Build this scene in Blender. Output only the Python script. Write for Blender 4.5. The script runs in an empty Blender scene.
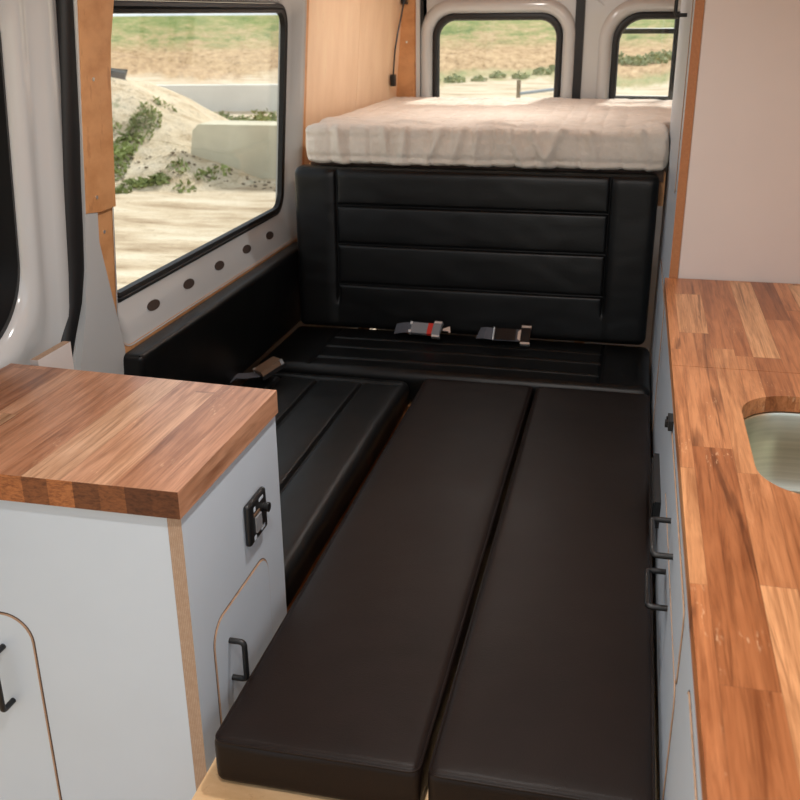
import bpy, bmesh, math, random
from mathutils import Vector, Matrix, noise
random.seed(7)
S = bpy.context.scene
COL = S.collection
PI = math.pi

# ------------------------------------------------------------------ materials
def srgb(r, g, b):
    f = lambda c: c / 12.92 if c <= .04045 else ((c + .055) / 1.055) ** 2.4
    return (f(r / 255), f(g / 255), f(b / 255), 1)

class NT:
    def __init__(s, name):
        s.m = bpy.data.materials.new(name); s.m.use_nodes = True
        s.t = s.m.node_tree; s.t.nodes.clear()
        s.out = s.n('ShaderNodeOutputMaterial')
    def n(s, typ, **kw):
        nd = s.t.nodes.new(typ)
        for k, v in kw.items(): setattr(nd, k, v)
        return nd
    def set(s, nd, **kw):
        for k, v in kw.items():
            k = k.replace('_', ' ')
            if hasattr(v, 'is_linked') or hasattr(v, 'links'): s.t.links.new(v, nd.inputs[k])
            else: nd.inputs[k].default_value = v
        return nd
    def l(s, a, b): s.t.links.new(a, b)
    def math(s, op, a, b=None):
        nd = s.n('ShaderNodeMath', operation=op)
        for i, v in enumerate((a, b)):
            if v is None: continue
            if isinstance(v, (int, float)): nd.inputs[i].default_value = v
            else: s.l(v, nd.inputs[i])
        return nd.outputs[0]
    def ramp(s, fac, stops, interp='LINEAR'):
        nd = s.n('ShaderNodeValToRGB'); e = nd.color_ramp.elements
        nd.color_ramp.interpolation = interp
        while len(e) < len(stops): e.new(.5)
        for i, (p, c) in enumerate(stops):
            e[i].position = p; e[i].color = c
        s.l(fac, nd.inputs[0]); return nd.outputs[0]
    def mix(s, fac, a, b, mode='MIX'):
        nd = s.n('ShaderNodeMix', data_type='RGBA', blend_type=mode)
        for i, v in ((0, fac), (6, a), (7, b)):
            if isinstance(v, (int, float)): nd.inputs[i].default_value = v
            elif isinstance(v, tuple): nd.inputs[i].default_value = v
            else: s.l(v, nd.inputs[i])
        return nd.outputs[2]
    def noise(s, vec, scale, detail=3, rough=.55):
        nd = s.n('ShaderNodeTexNoise'); nd.inputs['Scale'].default_value = scale
        nd.inputs['Detail'].default_value = detail; nd.inputs['Roughness'].default_value = rough
        if vec is not None: s.l(vec, nd.inputs['Vector'])
        return nd.outputs['Fac']
    def coord(s, scale=(1, 1, 1), kind='Object'):
        tc = s.n('ShaderNodeTexCoord'); mp = s.n('ShaderNodeMapping')
        mp.inputs['Scale'].default_value = scale
        s.l(tc.outputs[kind], mp.inputs['Vector']); return mp.outputs[0]
    def bsdf(s, color, rough=.5, metal=0, bump=None, bstr=.2, bdist=.002, coat=0, spec=.5):
        p = s.n('ShaderNodeBsdfPrincipled')
        for k, v in (('Base Color', color), ('Roughness', rough), ('Metallic', metal), ('Coat Weight', coat), ('Specular IOR Level', spec)):
            if isinstance(v, (int, float, tuple)): p.inputs[k].default_value = v
            else: s.l(v, p.inputs[k])
        if bump is not None:
            b = s.n('ShaderNodeBump'); b.inputs['Strength'].default_value = bstr; b.inputs['Distance'].default_value = bdist
            s.l(bump, b.inputs['Height']); s.l(b.outputs[0], p.inputs['Normal'])
        s.l(p.outputs[0], s.out.inputs[0]); return s.m

def plain(name, col, rough=.5, metal=0, coat=0, var=.04, nscale=6, spec=.5):
    t = NT(name); v = t.coord()
    n = t.noise(v, nscale, 3)
    dark = tuple(c * (1 - var * 3) for c in col[:3]) + (1,)
    lite = tuple(min(1, c * (1 + var * 2)) for c in col[:3]) + (1,)
    return t.bsdf(t.ramp(n, [(.3, dark), (.7, lite)]), rough, metal, coat=coat, spec=spec)

def butcher(name, tones, w=.046, ln=.52, seed=0.0, rough=.33, streak=.8):
    """glued oak staves running along Y"""
    t = NT(name)
    tc = t.n('ShaderNodeTexCoord'); sep = t.n('ShaderNodeSeparateXYZ'); t.l(tc.outputs['Object'], sep.inputs[0])
    x, y, z = sep.outputs
    xw = t.math('ADD', x, t.math('MULTIPLY', t.math('SINE', t.math('MULTIPLY', x, 41.0)), .009))
    xs = t.math('DIVIDE', t.math('ADD', xw, 5.0 + seed), w)
    sx = t.math('FLOOR', xs)
    wn1 = t.n('ShaderNodeTexWhiteNoise', noise_dimensions='1D'); t.l(sx, wn1.inputs['W'])
    yy = t.math('ADD', t.math('DIVIDE', t.math('ADD', y, 9.0), ln), t.math('MULTIPLY', wn1.outputs['Value'], 7.3))
    yy = t.math('ADD', yy, t.math('MULTIPLY', t.math('SINE', t.math('MULTIPLY', yy, 4.3)), .2))
    sy = t.math('FLOOR', yy)
    cmb = t.n('ShaderNodeCombineXYZ'); t.l(sx, cmb.inputs[0]); t.l(sy, cmb.inputs[1])
    wn = t.n('ShaderNodeTexWhiteNoise', noise_dimensions='3D'); t.l(cmb.outputs[0], wn.inputs['Vector'])
    base = t.ramp(wn.outputs['Value'], tones)
    off = t.n('ShaderNodeVectorMath', operation='SCALE'); t.l(wn.outputs['Color'], off.inputs[0]); off.inputs['Scale'].default_value = 13
    add = t.n('ShaderNodeVectorMath', operation='ADD'); t.l(tc.outputs['Object'], add.inputs[0]); t.l(off.outputs[0], add.inputs[1])
    def nz(sc, d=3, r=.55, rot=0.0, dist=0.0):
        mp = t.n('ShaderNodeMapping'); mp.inputs['Scale'].default_value = sc; mp.inputs['Rotation'].default_value = (0, 0, rot); t.l(add.outputs[0], mp.inputs[0])
        nd = t.n('ShaderNodeTexNoise'); nd.inputs['Scale'].default_value = 1; nd.inputs['Detail'].default_value = d
        nd.inputs['Roughness'].default_value = r; nd.inputs['Distortion'].default_value = dist; t.l(mp.outputs[0], nd.inputs['Vector']); return nd.outputs['Fac']
    K = lambda v: (v, v, v, 1)
    g1 = nz((75, 3.0, 40), 5, .7, 0, .6); g2 = nz((320, 14, 160), 2); blot = nz((26, 3.2, 20), 3, .6, 0, 1.2)
    st = nz((34, 1.7, 24), 3, .6, 0, 1.0); fleck = nz((230, 60, 80), 2, .5, .45); fmask = nz((14, 5, 8), 2)
    hue = t.ramp(wn.outputs['Color'], [(0, (1.0, .90, .84, 1)), (1, (1.0, 1.0, 1.0, 1))])
    c = t.mix(1.0, base, hue, 'MULTIPLY')
    c = t.mix(t.ramp(blot, [(.38, K(.55)), (.6, K(0))]), c, (.66, .56, .48, 1), 'MULTIPLY')
    c = t.mix(t.ramp(g1, [(.34, K(.9)), (.56, K(0))]), c, (.50, .42, .36, 1), 'MULTIPLY')
    c = t.mix(t.ramp(st, [(.58, K(0)), (.68, K(streak))]), c, (.34, .27, .22, 1), 'MULTIPLY')
    c = t.mix(t.ramp(g2, [(.28, K(.5)), (.52, K(0))]), c, (.66, .60, .53, 1), 'MULTIPLY')
    fm = t.math('MULTIPLY', t.ramp(fleck, [(.60, K(0)), (.70, K(.34))]), t.ramp(fmask, [(.58, K(0)), (.66, K(1))]))
    c = t.mix(fm, c, (.95, .66, .40, 1))
    vo = t.n('ShaderNodeTexVoronoi'); vo.inputs['Scale'].default_value = 1.0
    mp5 = t.n('ShaderNodeMapping'); mp5.inputs['Scale'].default_value = (6.0, 3.4, 0.3); t.l(tc.outputs['Object'], mp5.inputs[0]); t.l(mp5.outputs[0], vo.inputs['Vector'])
    c = t.mix(t.ramp(vo.outputs['Distance'], [(.03, K(.85)), (.075, K(0))]), c, (.09, .03, .012, 1))
    fx = t.math('FRACT', xs); fy = t.math('FRACT', yy)
    j = t.math('MAXIMUM', t.math('LESS_THAN', fx, .014), t.math('LESS_THAN', fy, .0025))
    c = t.mix(t.math('MULTIPLY', j, .4), c, (.10, .04, .018, 1))
    return t.bsdf(c, rough, bump=g1, bstr=.06, bdist=.001, spec=.4)

def endgrain(name, a, b):
    t = NT(name); v = t.coord((26, 1, 30))
    w = t.noise(v, 1.0, 2); g = t.noise(t.coord((90, 20, 260)), 1.0, 4, .7)
    tc = t.n('ShaderNodeTexCoord'); sep = t.n('ShaderNodeSeparateXYZ'); t.l(tc.outputs['Object'], sep.inputs[0])
    sx = t.math('FLOOR', t.math('DIVIDE', t.math('ADD', sep.outputs[0], 5.0), .043))
    wn = t.n('ShaderNodeTexWhiteNoise', noise_dimensions='1D'); t.l(sx, wn.inputs['W'])
    c = t.ramp(wn.outputs['Value'], [(0, a), (.55, tuple((p + q) / 2 for p, q in zip(a, b))), (1, b)])
    c = t.mix(t.ramp(g, [(.35, (.8,) * 3 + (1,)), (.6, (0, 0, 0, 1))]), c, (.35, .28, .22, 1), 'MULTIPLY')
    return t.bsdf(c, .4, spec=.35)

def plyface(name, col, dirscale=(4, 4, 1.2), con=1.0):
    t = NT(name); v = t.coord(dirscale)
    n = t.noise(v, 3.0, 5, .6); f = t.noise(t.coord((30, 30, 9)), 1.6, 3, .7)
    dark = tuple(c * k for c, k in zip(col, (1 - .2 * con, 1 - .28 * con, 1 - .38 * con))) + (1,)
    c = t.ramp(n, [(.3, dark), (.55, col), (.8, tuple(min(1, c * 1.12) for c in col[:3]) + (1,))])
    c = t.mix(t.ramp(f, [(.62, (0, 0, 0, 1)), (.70, (.5 * con,) * 3 + (1,))]), c, tuple(c * k for c, k in zip(col, (.62, .5, .4))) + (1,))
    return t.bsdf(c, .42, spec=.4)

def plyedge(name, axis, tint=(1, 1, 1)):
    """edge of birch plywood: thin veneers stacked along one axis"""
    T = lambda r, g, b: srgb(r * tint[0], g * tint[1], b * tint[2])
    t = NT(name)
    tc = t.n('ShaderNodeTexCoord'); sep = t.n('ShaderNodeSeparateXYZ'); t.l(tc.outputs['Object'], sep.inputs[0])
    u = sep.outputs['XYZ'.index(axis)]
    fr = t.math('FRACT', t.math('DIVIDE', u, .0031))
    n = t.noise(t.coord((40, 40, 40)), 3, 4, .7)
    c = t.ramp(fr, [(0, T(156, 128, 104)), (.42, T(196, 172, 148)), (.55, T(134, 106, 86)), (1, T(182, 156, 132))])
    c = t.mix(t.ramp(n, [(.35, (.7,) * 3 + (1,)), (.65, (0, 0, 0, 1))]), c, T(152, 122, 98))
    return t.bsdf(c, .65)

def vinyl(name, col, rough=.42, spec=.5):
    t = NT(name); v = t.coord()
    vo = t.n('ShaderNodeTexVoronoi'); vo.inputs['Scale'].default_value = 420; t.l(v, vo.inputs['Vector'])
    big = t.noise(v, 9, 4, .6)
    h = t.math('ADD', t.math('MULTIPLY', vo.outputs['Distance'], .35), t.math('MULTIPLY', big, 1.2))
    r = t.math('ADD', t.math('MULTIPLY', t.noise(v, 5, 4), .16), rough - .08)
    return t.bsdf(t.ramp(big, [(.3, tuple(c * .85 for c in col[:3]) + (1,)), (.7, tuple(c * 1.15 for c in col[:3]) + (1,))]), r, bump=h, bstr=.16, bdist=.004, spec=spec)

def fabric(name):
    t = NT(name); v = t.coord()
    n = t.noise(v, 14, 5, .65); fine = t.noise(v, 260, 2)
    sm = t.noise(t.coord((9, 16, 9)), 2, 4, .6)
    h = t.math('ADD', t.math('MULTIPLY', sm, 1.0), t.math('MULTIPLY', fine, .06))
    return t.bsdf(t.ramp(n, [(.3, srgb(226, 214, 200)), (.7, srgb(240, 230, 218))]), .9, bump=h, bstr=.5, bdist=.02, spec=.15)

def glass(name, rough=0.0, tint=(.97, .985, .98, 1)):
    t = NT(name)
    tr = t.n('ShaderNodeBsdfTransparent'); tr.inputs[0].default_value = tint
    gl = t.n('ShaderNodeBsdfGlossy'); gl.inputs['Roughness'].default_value = rough
    lw = t.n('ShaderNodeLayerWeight'); lw.inputs[0].default_value = .5
    fac = t.math('ADD', t.math('MULTIPLY', t.math('POWER', lw.outputs['Facing'], 5.0), .6), .03)
    mx = t.n('ShaderNodeMixShader'); t.l(fac, mx.inputs[0]); t.l(tr.outputs[0], mx.inputs[1]); t.l(gl.outputs[0], mx.inputs[2])
    t.l(mx.outputs[0], t.out.inputs[0]); return t.m

def steel(name):
    t = NT(name); n = t.noise(t.coord((3, 3, 160)), 1, 3)
    return t.bsdf(t.ramp(n, [(.3, srgb(196, 200, 186)), (.7, srgb(214, 216, 202))]), .34, 1.0)

def ground_mat():
    t = NT('field soil')
    geo = t.n('ShaderNodeNewGeometry'); sep = t.n('ShaderNodeSeparateXYZ'); t.l(geo.outputs['Position'], sep.inputs[0])
    pos = geo.outputs['Position']
    r = t.math('SQRT', t.math('ADD', t.math('MULTIPLY', sep.outputs[0], sep.outputs[0]), t.math('MULTIPLY', sep.outputs[1], sep.outputs[1])))
    pol = t.n('ShaderNodeVectorMath', operation='NORMALIZE'); t.l(pos, pol.inputs[0])
    ps = t.n('ShaderNodeVectorMath', operation='SCALE'); t.l(pol.outputs[0], ps.inputs[0]); ps.inputs['Scale'].default_value = 60
    pc = t.n('ShaderNodeSeparateXYZ'); t.l(ps.outputs[0], pc.inputs[0])
    cb = t.n('ShaderNodeCombineXYZ'); t.l(pc.outputs[0], cb.inputs[0]); t.l(pc.outputs[1], cb.inputs[1]); t.l(t.math('MULTIPLY', r, .14), cb.inputs[2])
    fld = cb.outputs[0]                                   # the slopes seen from the track: clumps as wide as high
    rr = t.math('ADD', r, t.math('ADD', t.math('MULTIPLY', t.math('SUBTRACT', t.noise(fld, .16, 4, .6), .5), 26), t.math('MULTIPLY', t.math('SUBTRACT', t.noise(fld, .7, 4, .7), .5), 9)))
    mp = t.n('ShaderNodeMapping'); mp.inputs['Scale'].default_value = (.5, 1.7, 1); mp.inputs['Rotation'].default_value = (0, 0, .55); t.l(pos, mp.inputs[0])
    track = t.noise(mp.outputs[0], 1.4, 6, .7)
    peb = t.noise(pos, 7, 5, .75)
    sand = t.ramp(track, [(.30, srgb(150, 126, 98)), (.46, srgb(198, 178, 150)), (.62, srgb(218, 203, 178))])
    sand = t.mix(t.ramp(peb, [(.60, (0, 0, 0, 1)), (.70, (.6,) * 3 + (1,))]), sand, srgb(120, 104, 82))
    gr_n = t.noise(fld, .8, 6, .75)
    g2n = t.noise(fld, 2.6, 5, .75)
    green = t.ramp(gr_n, [(.34, srgb(94, 108, 58)), (.48, srgb(132, 138, 82)), (.56, srgb(160, 148, 104)), (.7, srgb(190, 172, 134))])
    tan = t.ramp(g2n, [(.3, srgb(116, 92, 62)), (.45, srgb(168, 138, 102)), (.6, srgb(192, 162, 124)), (.75, srgb(206, 180, 146))])
    s = lambda a, b: t.ramp(t.math('DIVIDE', rr, 120.0), [(a / 120, (0, 0, 0, 1)), (b / 120, (1, 1, 1, 1))])
    rear = t.math('LESS_THAN', t.math('ABSOLUTE', sep.outputs[0]), t.math('MULTIPLY', sep.outputs[1], .34))
    verge = t.math('MULTIPLY', t.math('MULTIPLY', s(33, 35), rear), .8)
    c = t.mix(verge, sand, green)
    c = t.mix(s(38, 42), c, tan)
    c = t.mix(t.math('MULTIPLY', s(60, 76), t.ramp(gr_n, [(.40, (1,) * 3 + (1,)), (.62, (.25,) * 3 + (1,))])), c, green)
    c = t.mix(t.math('MULTIPLY', s(80, 104), t.ramp(g2n, [(.42, (1,) * 3 + (1,)), (.66, (.2,) * 3 + (1,))])), c, t.ramp(gr_n, [(.3, srgb(92, 114, 50)), (.7, srgb(140, 146, 84))]))
    return t.bsdf(c, .95, bump=peb, bstr=.6, bdist=.05, spec=.1)

def sandpile_mat():
    t = NT('heaped sand'); v = t.coord()
    n = t.noise(v, 1.8, 6, .75); p = t.noise(v, 7, 5, .8); w = t.noise(v, .9, 5, .7)
    c = t.ramp(n, [(.3, srgb(184, 158, 124)), (.45, srgb(222, 202, 170)), (.65, srgb(236, 220, 194))])
    c = t.mix(t.ramp(p, [(.55, (0, 0, 0, 1)), (.66, (.7,) * 3 + (1,))]), c, srgb(116, 96, 70))
    c = t.mix(t.ramp(w, [(.60, (0, 0, 0, 1)), (.66, (.55,) * 3 + (1,))]), c, srgb(124, 128, 80))
    return t.bsdf(c, .95, bump=p, bstr=1.0, bdist=.09, spec=.1)

M = {}
oak = [(0, srgb(152, 96, 58)), (.10, srgb(186, 124, 80)), (.4, srgb(204, 144, 98)), (.75, srgb(214, 156, 108)), (1, srgb(232, 184, 136))]
M['oak'] = butcher('oiled oak staves', oak)
oak2 = [(0, srgb(160, 114, 88)), (.2, srgb(184, 138, 108)), (.5, srgb(196, 150, 120)), (.8, srgb(206, 163, 132)), (1, srgb(224, 188, 154))]
M['oak_left'] = butcher('oiled oak staves cooler', oak2, w=.05, ln=1.1, seed=.31, streak=.45, rough=.28)
M['endgrain'] = endgrain('oak end grain', srgb(88, 48, 26), srgb(180, 112, 64))
M['white'] = plain('white laminate', srgb(192, 201, 210), .38, var=.006)
M['white_bounce'] = plain('white laminate bounce tint', srgb(208, 198, 192), .34, var=.006)  # bounce off the wood is put into this white as a warm tint
M['metal_white'] = plain('painted white metal', srgb(192, 193, 192), .16, coat=.5, var=.004)
M['ply'] = plyface('birch plywood face', srgb(250, 214, 178), con=.35)  # tone lifted to carry light from the rear windows
M['ply_dark'] = plyface('oiled birch plywood', srgb(214, 158, 108), (3, 3, 5))
M['edge_x'] = plyedge('plywood edge across X', 'X')
M['edge_orange'] = plyedge('oiled plywood edge across X', 'X', (1.0, .80, .60))
M['edge_y'] = plyedge('plywood edge across Y', 'Y')
M['vinyl'] = vinyl('black vinyl', srgb(11, 11, 11), .37, .34)
M['vinyl_tinted'] = vinyl('black vinyl ceiling tint', srgb(25, 16, 12), .44, .20)  # brown tint stands for the ceiling reflected in black vinyl
M['black'] = plain('black plastic', srgb(20, 20, 21), .35, var=.02)
M['rubber'] = plain('black rubber', srgb(16, 16, 17), .5, var=.03)
M['blackmetal'] = plain('black powder coated steel', srgb(18, 18, 19), .42, var=.02)
M['chrome'] = plain('chrome', srgb(236, 236, 234), .38, .85, var=.01)
M['red'] = plain('red plastic', srgb(205, 44, 30), .4, var=.02)
M['web'] = plain('woven belt webbing', srgb(84, 84, 90), .75, var=.05, nscale=90)
M['greybuckle'] = plain('grey buckle plastic', srgb(128, 128, 130), .4, var=.02)
M['brownbuckle'] = plain('dull buckle plate', srgb(116, 92, 74), .35, var=.03)
M['quilt'] = fabric('cream cotton quilt')
M['glass'] = glass('window glass')
M['blackglass'] = plain('blacked out glass', srgb(8, 8, 9), .12, var=.02)
M['steel'] = steel('brushed steel')
M['dark'] = plain('dark hole lining', srgb(58, 44, 36), .8, var=.05)
M['brownwood'] = plyface('dark stained rail', srgb(84, 58, 40))
M['pine'] = plyface('pale board', srgb(214, 178, 134), (2, 6, 2))
M['gap_brown'] = plain('dark routed groove', srgb(74, 54, 42), .8, var=.05)
M['grooveply'] = plain('pale routed edge', srgb(176, 142, 114), .7, var=.06, nscale=60)
M['concrete'] = plain('weathered concrete', srgb(204, 196, 172), .9, var=.05, nscale=1.5, spec=.15)
M['palewall'] = plain('pale concrete wall', srgb(226, 224, 216), .9, var=.04, nscale=.8, spec=.1)
M['ground'] = ground_mat()
M['sand'] = sandpile_mat()
M['leaf'] = plain('weed leaves', srgb(146, 154, 96), .7, var=.14, nscale=3, spec=.15)
M['bushleaf'] = plain('shrub leaves', srgb(164, 170, 128), .75, var=.12, nscale=2, spec=.12)  # leaf tone paled to carry the distant haze
M['stone'] = plain('grey rubble', srgb(138, 124, 104), .9, var=.08, nscale=8, spec=.1)
M['darkstone'] = plain('dark broken asphalt', srgb(84, 86, 84), .9, var=.08, nscale=8, spec=.1)
M['galv'] = plain('pale blue steel', srgb(150, 160, 168), .5, .2, var=.03)
M['fill_lens'] = plain('fill lamp lens', srgb(240, 232, 220), .4, var=.01)

# ------------------------------------------------------------------ helpers
ROOTLOC = {}
def thing(name, label, cat, loc, group=None):
    o = bpy.data.objects.new(name, None); COL.objects.link(o); o.location = loc
    o.empty_display_size = .05
    o['label'] = label; o['category'] = cat
    if group: o['group'] = group
    ROOTLOC[o.name] = Vector(loc); return o
def tag(o, label=None, cat=None, group=None, kind=None):
    for k, v in (('label', label), ('category', cat), ('group', group), ('kind', kind)):
        if v: o[k] = v
    return o
def rootloc(p):
    if p is None: return Vector((0, 0, 0))
    while p.parent: p = p.parent
    return ROOTLOC.get(p.name, Vector((0, 0, 0)))
def obj(name, bm, mats, parent=None, smooth=False, bevel=0, segs=2, auto=None, label=None):
    off = rootloc(parent)
    if bevel:
        es = [e for e in bm.edges if len(e.link_faces) == 2 and e.calc_face_angle(0) > .6]
        bmesh.ops.bevel(bm, geom=es, offset=bevel, segments=segs, affect='EDGES', profile=.5, clamp_overlap=True)
    if off.length: bmesh.ops.translate(bm, verts=bm.verts, vec=-off)
    bmesh.ops.recalc_face_normals(bm, faces=bm.faces)
    me = bpy.data.meshes.new(name)
    if smooth:
        for f in bm.faces: f.smooth = True
        for e in bm.edges:
            if len(e.link_faces) == 2 and e.calc_face_angle(0) > (auto or .7): e.smooth = False
    bm.to_mesh(me); bm.free()
    for m in (mats if isinstance(mats, (list, tuple)) else [mats]): me.materials.append(m)
    o = bpy.data.objects.new(name, me); COL.objects.link(o)
    if parent is not None: o.parent = parent
    if label: o['label'] = label
    return o
def one(name, bm, mats, label, cat, group=None, kind=None, base=None, **kw):
    """a thing that is one mesh; origin at its base"""
    if base is None:
        zs = [v.co.z for v in bm.verts]; xs = [v.co.x for v in bm.verts]; ys = [v.co.y for v in bm.verts]
        base = Vector(((min(xs) + max(xs)) / 2, (min(ys) + max(ys)) / 2, min(zs)))
    base = Vector(base)
    if kw.get('bevel'):
        es = [e for e in bm.edges if len(e.link_faces) == 2 and e.calc_face_angle(0) > .6]
        bmesh.ops.bevel(bm, geom=es, offset=kw['bevel'], segments=kw.get('segs', 2), affect='EDGES', profile=.5, clamp_overlap=True)
        kw['bevel'] = 0
    bmesh.ops.translate(bm, verts=bm.verts, vec=-base)
    o = obj(name, bm, mats, None, **kw); o.location = base
    ROOTLOC[o.name] = base
    return tag(o, label, cat, group, kind)
def struct(name, bm, mats, parent=None, **kw):
    o = obj(name, bm, mats, parent, **kw)
    if parent is None: o['kind'] = 'structure'
    return o
def new(): return bmesh.new()
ident = lambda u, v, w: Vector((u, v, w))
def box(bm, x0, x1, y0, y1, z0, z1, mi=0, mp=ident):
    vs = [bm.verts.new(mp(x, y, z)) for z in (z0, z1) for y in (y0, y1) for x in (x0, x1)]
    fs = []
    for q in ((0, 1, 3, 2), (4, 5, 7, 6), (0, 1, 5, 4), (2, 3, 7, 6), (0, 2, 6, 4), (1, 3, 7, 5)):
        f = bm.faces.new([vs[i] for i in q]); f.material_index = mi; fs.append(f)
    return fs
def rrect(a0, a1, b0, b1, r, n=6):
    rs = r if isinstance(r, (tuple, list)) else (r,) * 4     # order: (a1,b1) (a0,b1) (a0,b0) (a1,b0)
    out = []
    for (ca, cb, t0), rr in zip(((a1, b1, 0), (a0, b1, PI / 2), (a0, b0, PI), (a1, b0, 1.5 * PI)), rs):
        sa = -1 if ca == a1 else 1; sb = -1 if cb == b1 else 1
        for i in range(n + 1):
            t = t0 + PI / 2 * i / n
            out.append((ca + sa * rr + rr * math.cos(t), cb + sb * rr + rr * math.sin(t)))
    return out
def prism(bm, pts, mp, w0, w1, mi=0, side=None):
    a = [bm.verts.new(mp(u, v, w0)) for u, v in pts]; b = [bm.verts.new(mp(u, v, w1)) for u, v in pts]
    n = len(pts)
    f1 = bm.faces.new(a); f2 = bm.faces.new(b); f1.material_index = f2.material_index = mi
    for i in range(n):
        f = bm.faces.new((a[i], a[(i + 1) % n], b[(i + 1) % n], b[i])); f.material_index = mi if side is None else side
def loops(bm, rings, mi=0, close=True, cap0=False, cap1=False):
    """rings: list of lists of world points with equal counts"""
    R = [[bm.verts.new(p) for p in r] for r in rings]; n = len(rings[0])
    for a, b in zip(R, R[1:]):
        for i in range(n if close else n - 1):
            f = bm.faces.new((a[i], a[(i + 1) % n], b[(i + 1) % n], b[i])); f.material_index = mi
    if cap0: bm.faces.new(R[0]).material_index = mi
    if cap1: bm.faces.new(R[-1]).material_index = mi
def holed(bm, outer, holes, mp, w0, w1, mi=0):
    """flat plate with holes, thickness w0..w1"""
    es = []; L = []
    for lp in [outer] + holes:
        vs = [bm.verts.new(mp(u, v, w0)) for u, v in lp]
        L.append(vs)
        for i in range(len(vs)): es.append(bm.edges.new((vs[i], vs[(i + 1) % len(vs)])))
    r = bmesh.ops.triangle_fill(bm, use_beauty=True, use_dissolve=False, edges=es)
    fs = [g for g in r['geom'] if isinstance(g, bmesh.types.BMFace)]
    top = {}
    for lp, vs in zip([outer] + holes, L):
        for (u, v), a in zip(lp, vs): top[a] = bm.verts.new(mp(u, v, w1))
    for f in fs:
        f.material_index = mi
        bm.faces.new([top[v] for v in f.verts]).material_index = mi
    for vs in L:
        n = len(vs)
        for i in range(n):
            a, b = vs[i], vs[(i + 1) % n]
            bm.faces.new((a, b, top[b], top[a])).material_index = mi
def tube(bm, pts, r, n=10, mi=0, cap=True, sy=1.0):
    pts = [Vector(p) for p in pts]; T = []
    for i in range(len(pts)):
        a = pts[max(0, i - 1)]; b = pts[min(len(pts) - 1, i + 1)]; T.append((b - a).normalized())
    up = Vector((0, 0, 1)) if abs(T[0].z) < .9 else Vector((1, 0, 0))
    N = (up - T[0] * up.dot(T[0])).normalized(); rings = []
    for p, t in zip(pts, T):
        N = (N - t * N.dot(t)).normalized(); B = t.cross(N)
        rings.append([p + r * (math.cos(k * 2 * PI / n) * N + sy * math.sin(k * 2 * PI / n) * B) for k in range(n)])
    loops(bm, rings, mi, cap0=cap, cap1=cap)
def arc(pts, r, n=5):
    """round the inner corners of a polyline"""
    pts = [Vector(p) for p in pts]; out = [pts[0]]
    for a, b, c in zip(pts, pts[1:], pts[2:]):
        d1 = (a - b).normalized(); d2 = (c - b).normalized()
        p1 = b + d1 * r; p2 = b + d2 * r
        for i in range(n + 1):
            t = i / n; out.append((1 - t) ** 2 * p1 + 2 * t * (1 - t) * b + t * t * p2)
    out.append(pts[-1]); return out
def cyl(bm, c, axis, r, h, n=16, mi=0):
    c = Vector(c); a = Vector(axis).normalized(); tube(bm, [c, c + a * h], r, n, mi)
def coords(a, b, r, step, extra=()):
    o = []
    k = 5
    for i in range(k): o.append(a + r * (1 - math.cos(i / k * PI / 2)))
    m = max(1, int((b - a - 2 * r) / step))
    for i in range(m + 1): o.append(a + r + (b - a - 2 * r) * i / m)
    for i in range(k - 1, -1, -1): o.append(b - r * (1 - math.cos(i / k * PI / 2)))
    for e in extra:
        if a + r + .014 < e < b - r - .014:
            o = [q for q in o if abs(q - e) > .0135] + [e + d for d in (-.012, -.009, -.0065, -.0045, -.003, -.0015, 0, .0015, .003, .0045, .0065, .009, .012)]
    return sorted(o)
def rbox(bm, x0, x1, y0, y1, z0, z1, r, step=.02, disp=None, mp=ident, mi=0, extra=((), (), ())):
    """rounded box with a fine grid; disp(p, n) -> new p"""
    lo = Vector((x0, y0, z0)); hi = Vector((x1, y1, z1))
    cs = [coords(lo[i], hi[i], min(r, (hi[i] - lo[i]) * .49), step, extra[i]) for i in range(3)]
    rr = [min(r, (hi[i] - lo[i]) * .49) for i in range(3)]
    cache = {}
    def V(p):
        k = tuple(round(c, 6) for c in p)
        if k in cache: return cache[k]
        q = Vector([min(max(p[i], lo[i] + rr[i]), hi[i] - rr[i]) for i in range(3)])
        d = Vector(p) - q
        e = Vector([d[i] / rr[i] for i in range(3)]); n = e.normalized() if e.length else Vector((0, 0, 1))
        s = Vector([q[i] + n[i] * rr[i] for i in range(3)])
        if disp: s = disp(s, n)
        cache[k] = bm.verts.new(mp(*s)); return cache[k]
    for ax in range(3):
        b, c = (ax + 1) % 3, (ax + 2) % 3
        for side in (lo[ax], hi[ax]):
            for i in range(len(cs[b]) - 1):
                for j in range(len(cs[c]) - 1):
                    q = []
                    for bi, ci in ((i, j), (i + 1, j), (i + 1, j + 1), (i, j + 1)):
                        p = [0, 0, 0]; p[ax] = side; p[b] = cs[b][bi]; p[c] = cs[c][ci]; q.append(V(p))
                    if len(set(q)) == 4:
                        try: bm.faces.new(q).material_index = mi
                        except ValueError: pass
def sst(a, b, x):
    t = min(1, max(0, (x - a) / (b - a))) if a != b else float(x >= a); return t * t * (3 - 2 * t)
def seamfn(seams, depth=.008, w=.009, puff=.0):
    """seams: (axis, pos, lo, hi) in the pad's own u,v; returns drop at (u,v)"""
    def f(u, v):
        s = 0
        for ax, pos, lo, hi in seams:
            a, b = (u, v) if ax == 'u' else (v, u)
            k = sst(lo - .015, lo + .005, b) * (1 - sst(hi - .005, hi + .015, b))
            s = max(s, k * (math.exp(-((a - pos) / w) ** 2) + .16 * math.exp(-((a - pos) / (w * 4)) ** 2)))
        return s * depth
    return f

# left wall frame: (y, z, depth outward) -> world; the van's side leans inwards to the roof
def LW(y, z, d): 
    x = -1.2 + .0786 * (z - .85) - d
    if y > 3.5: x += .085 * (y - 3.5)
    return Vector((x, y, z))

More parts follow.
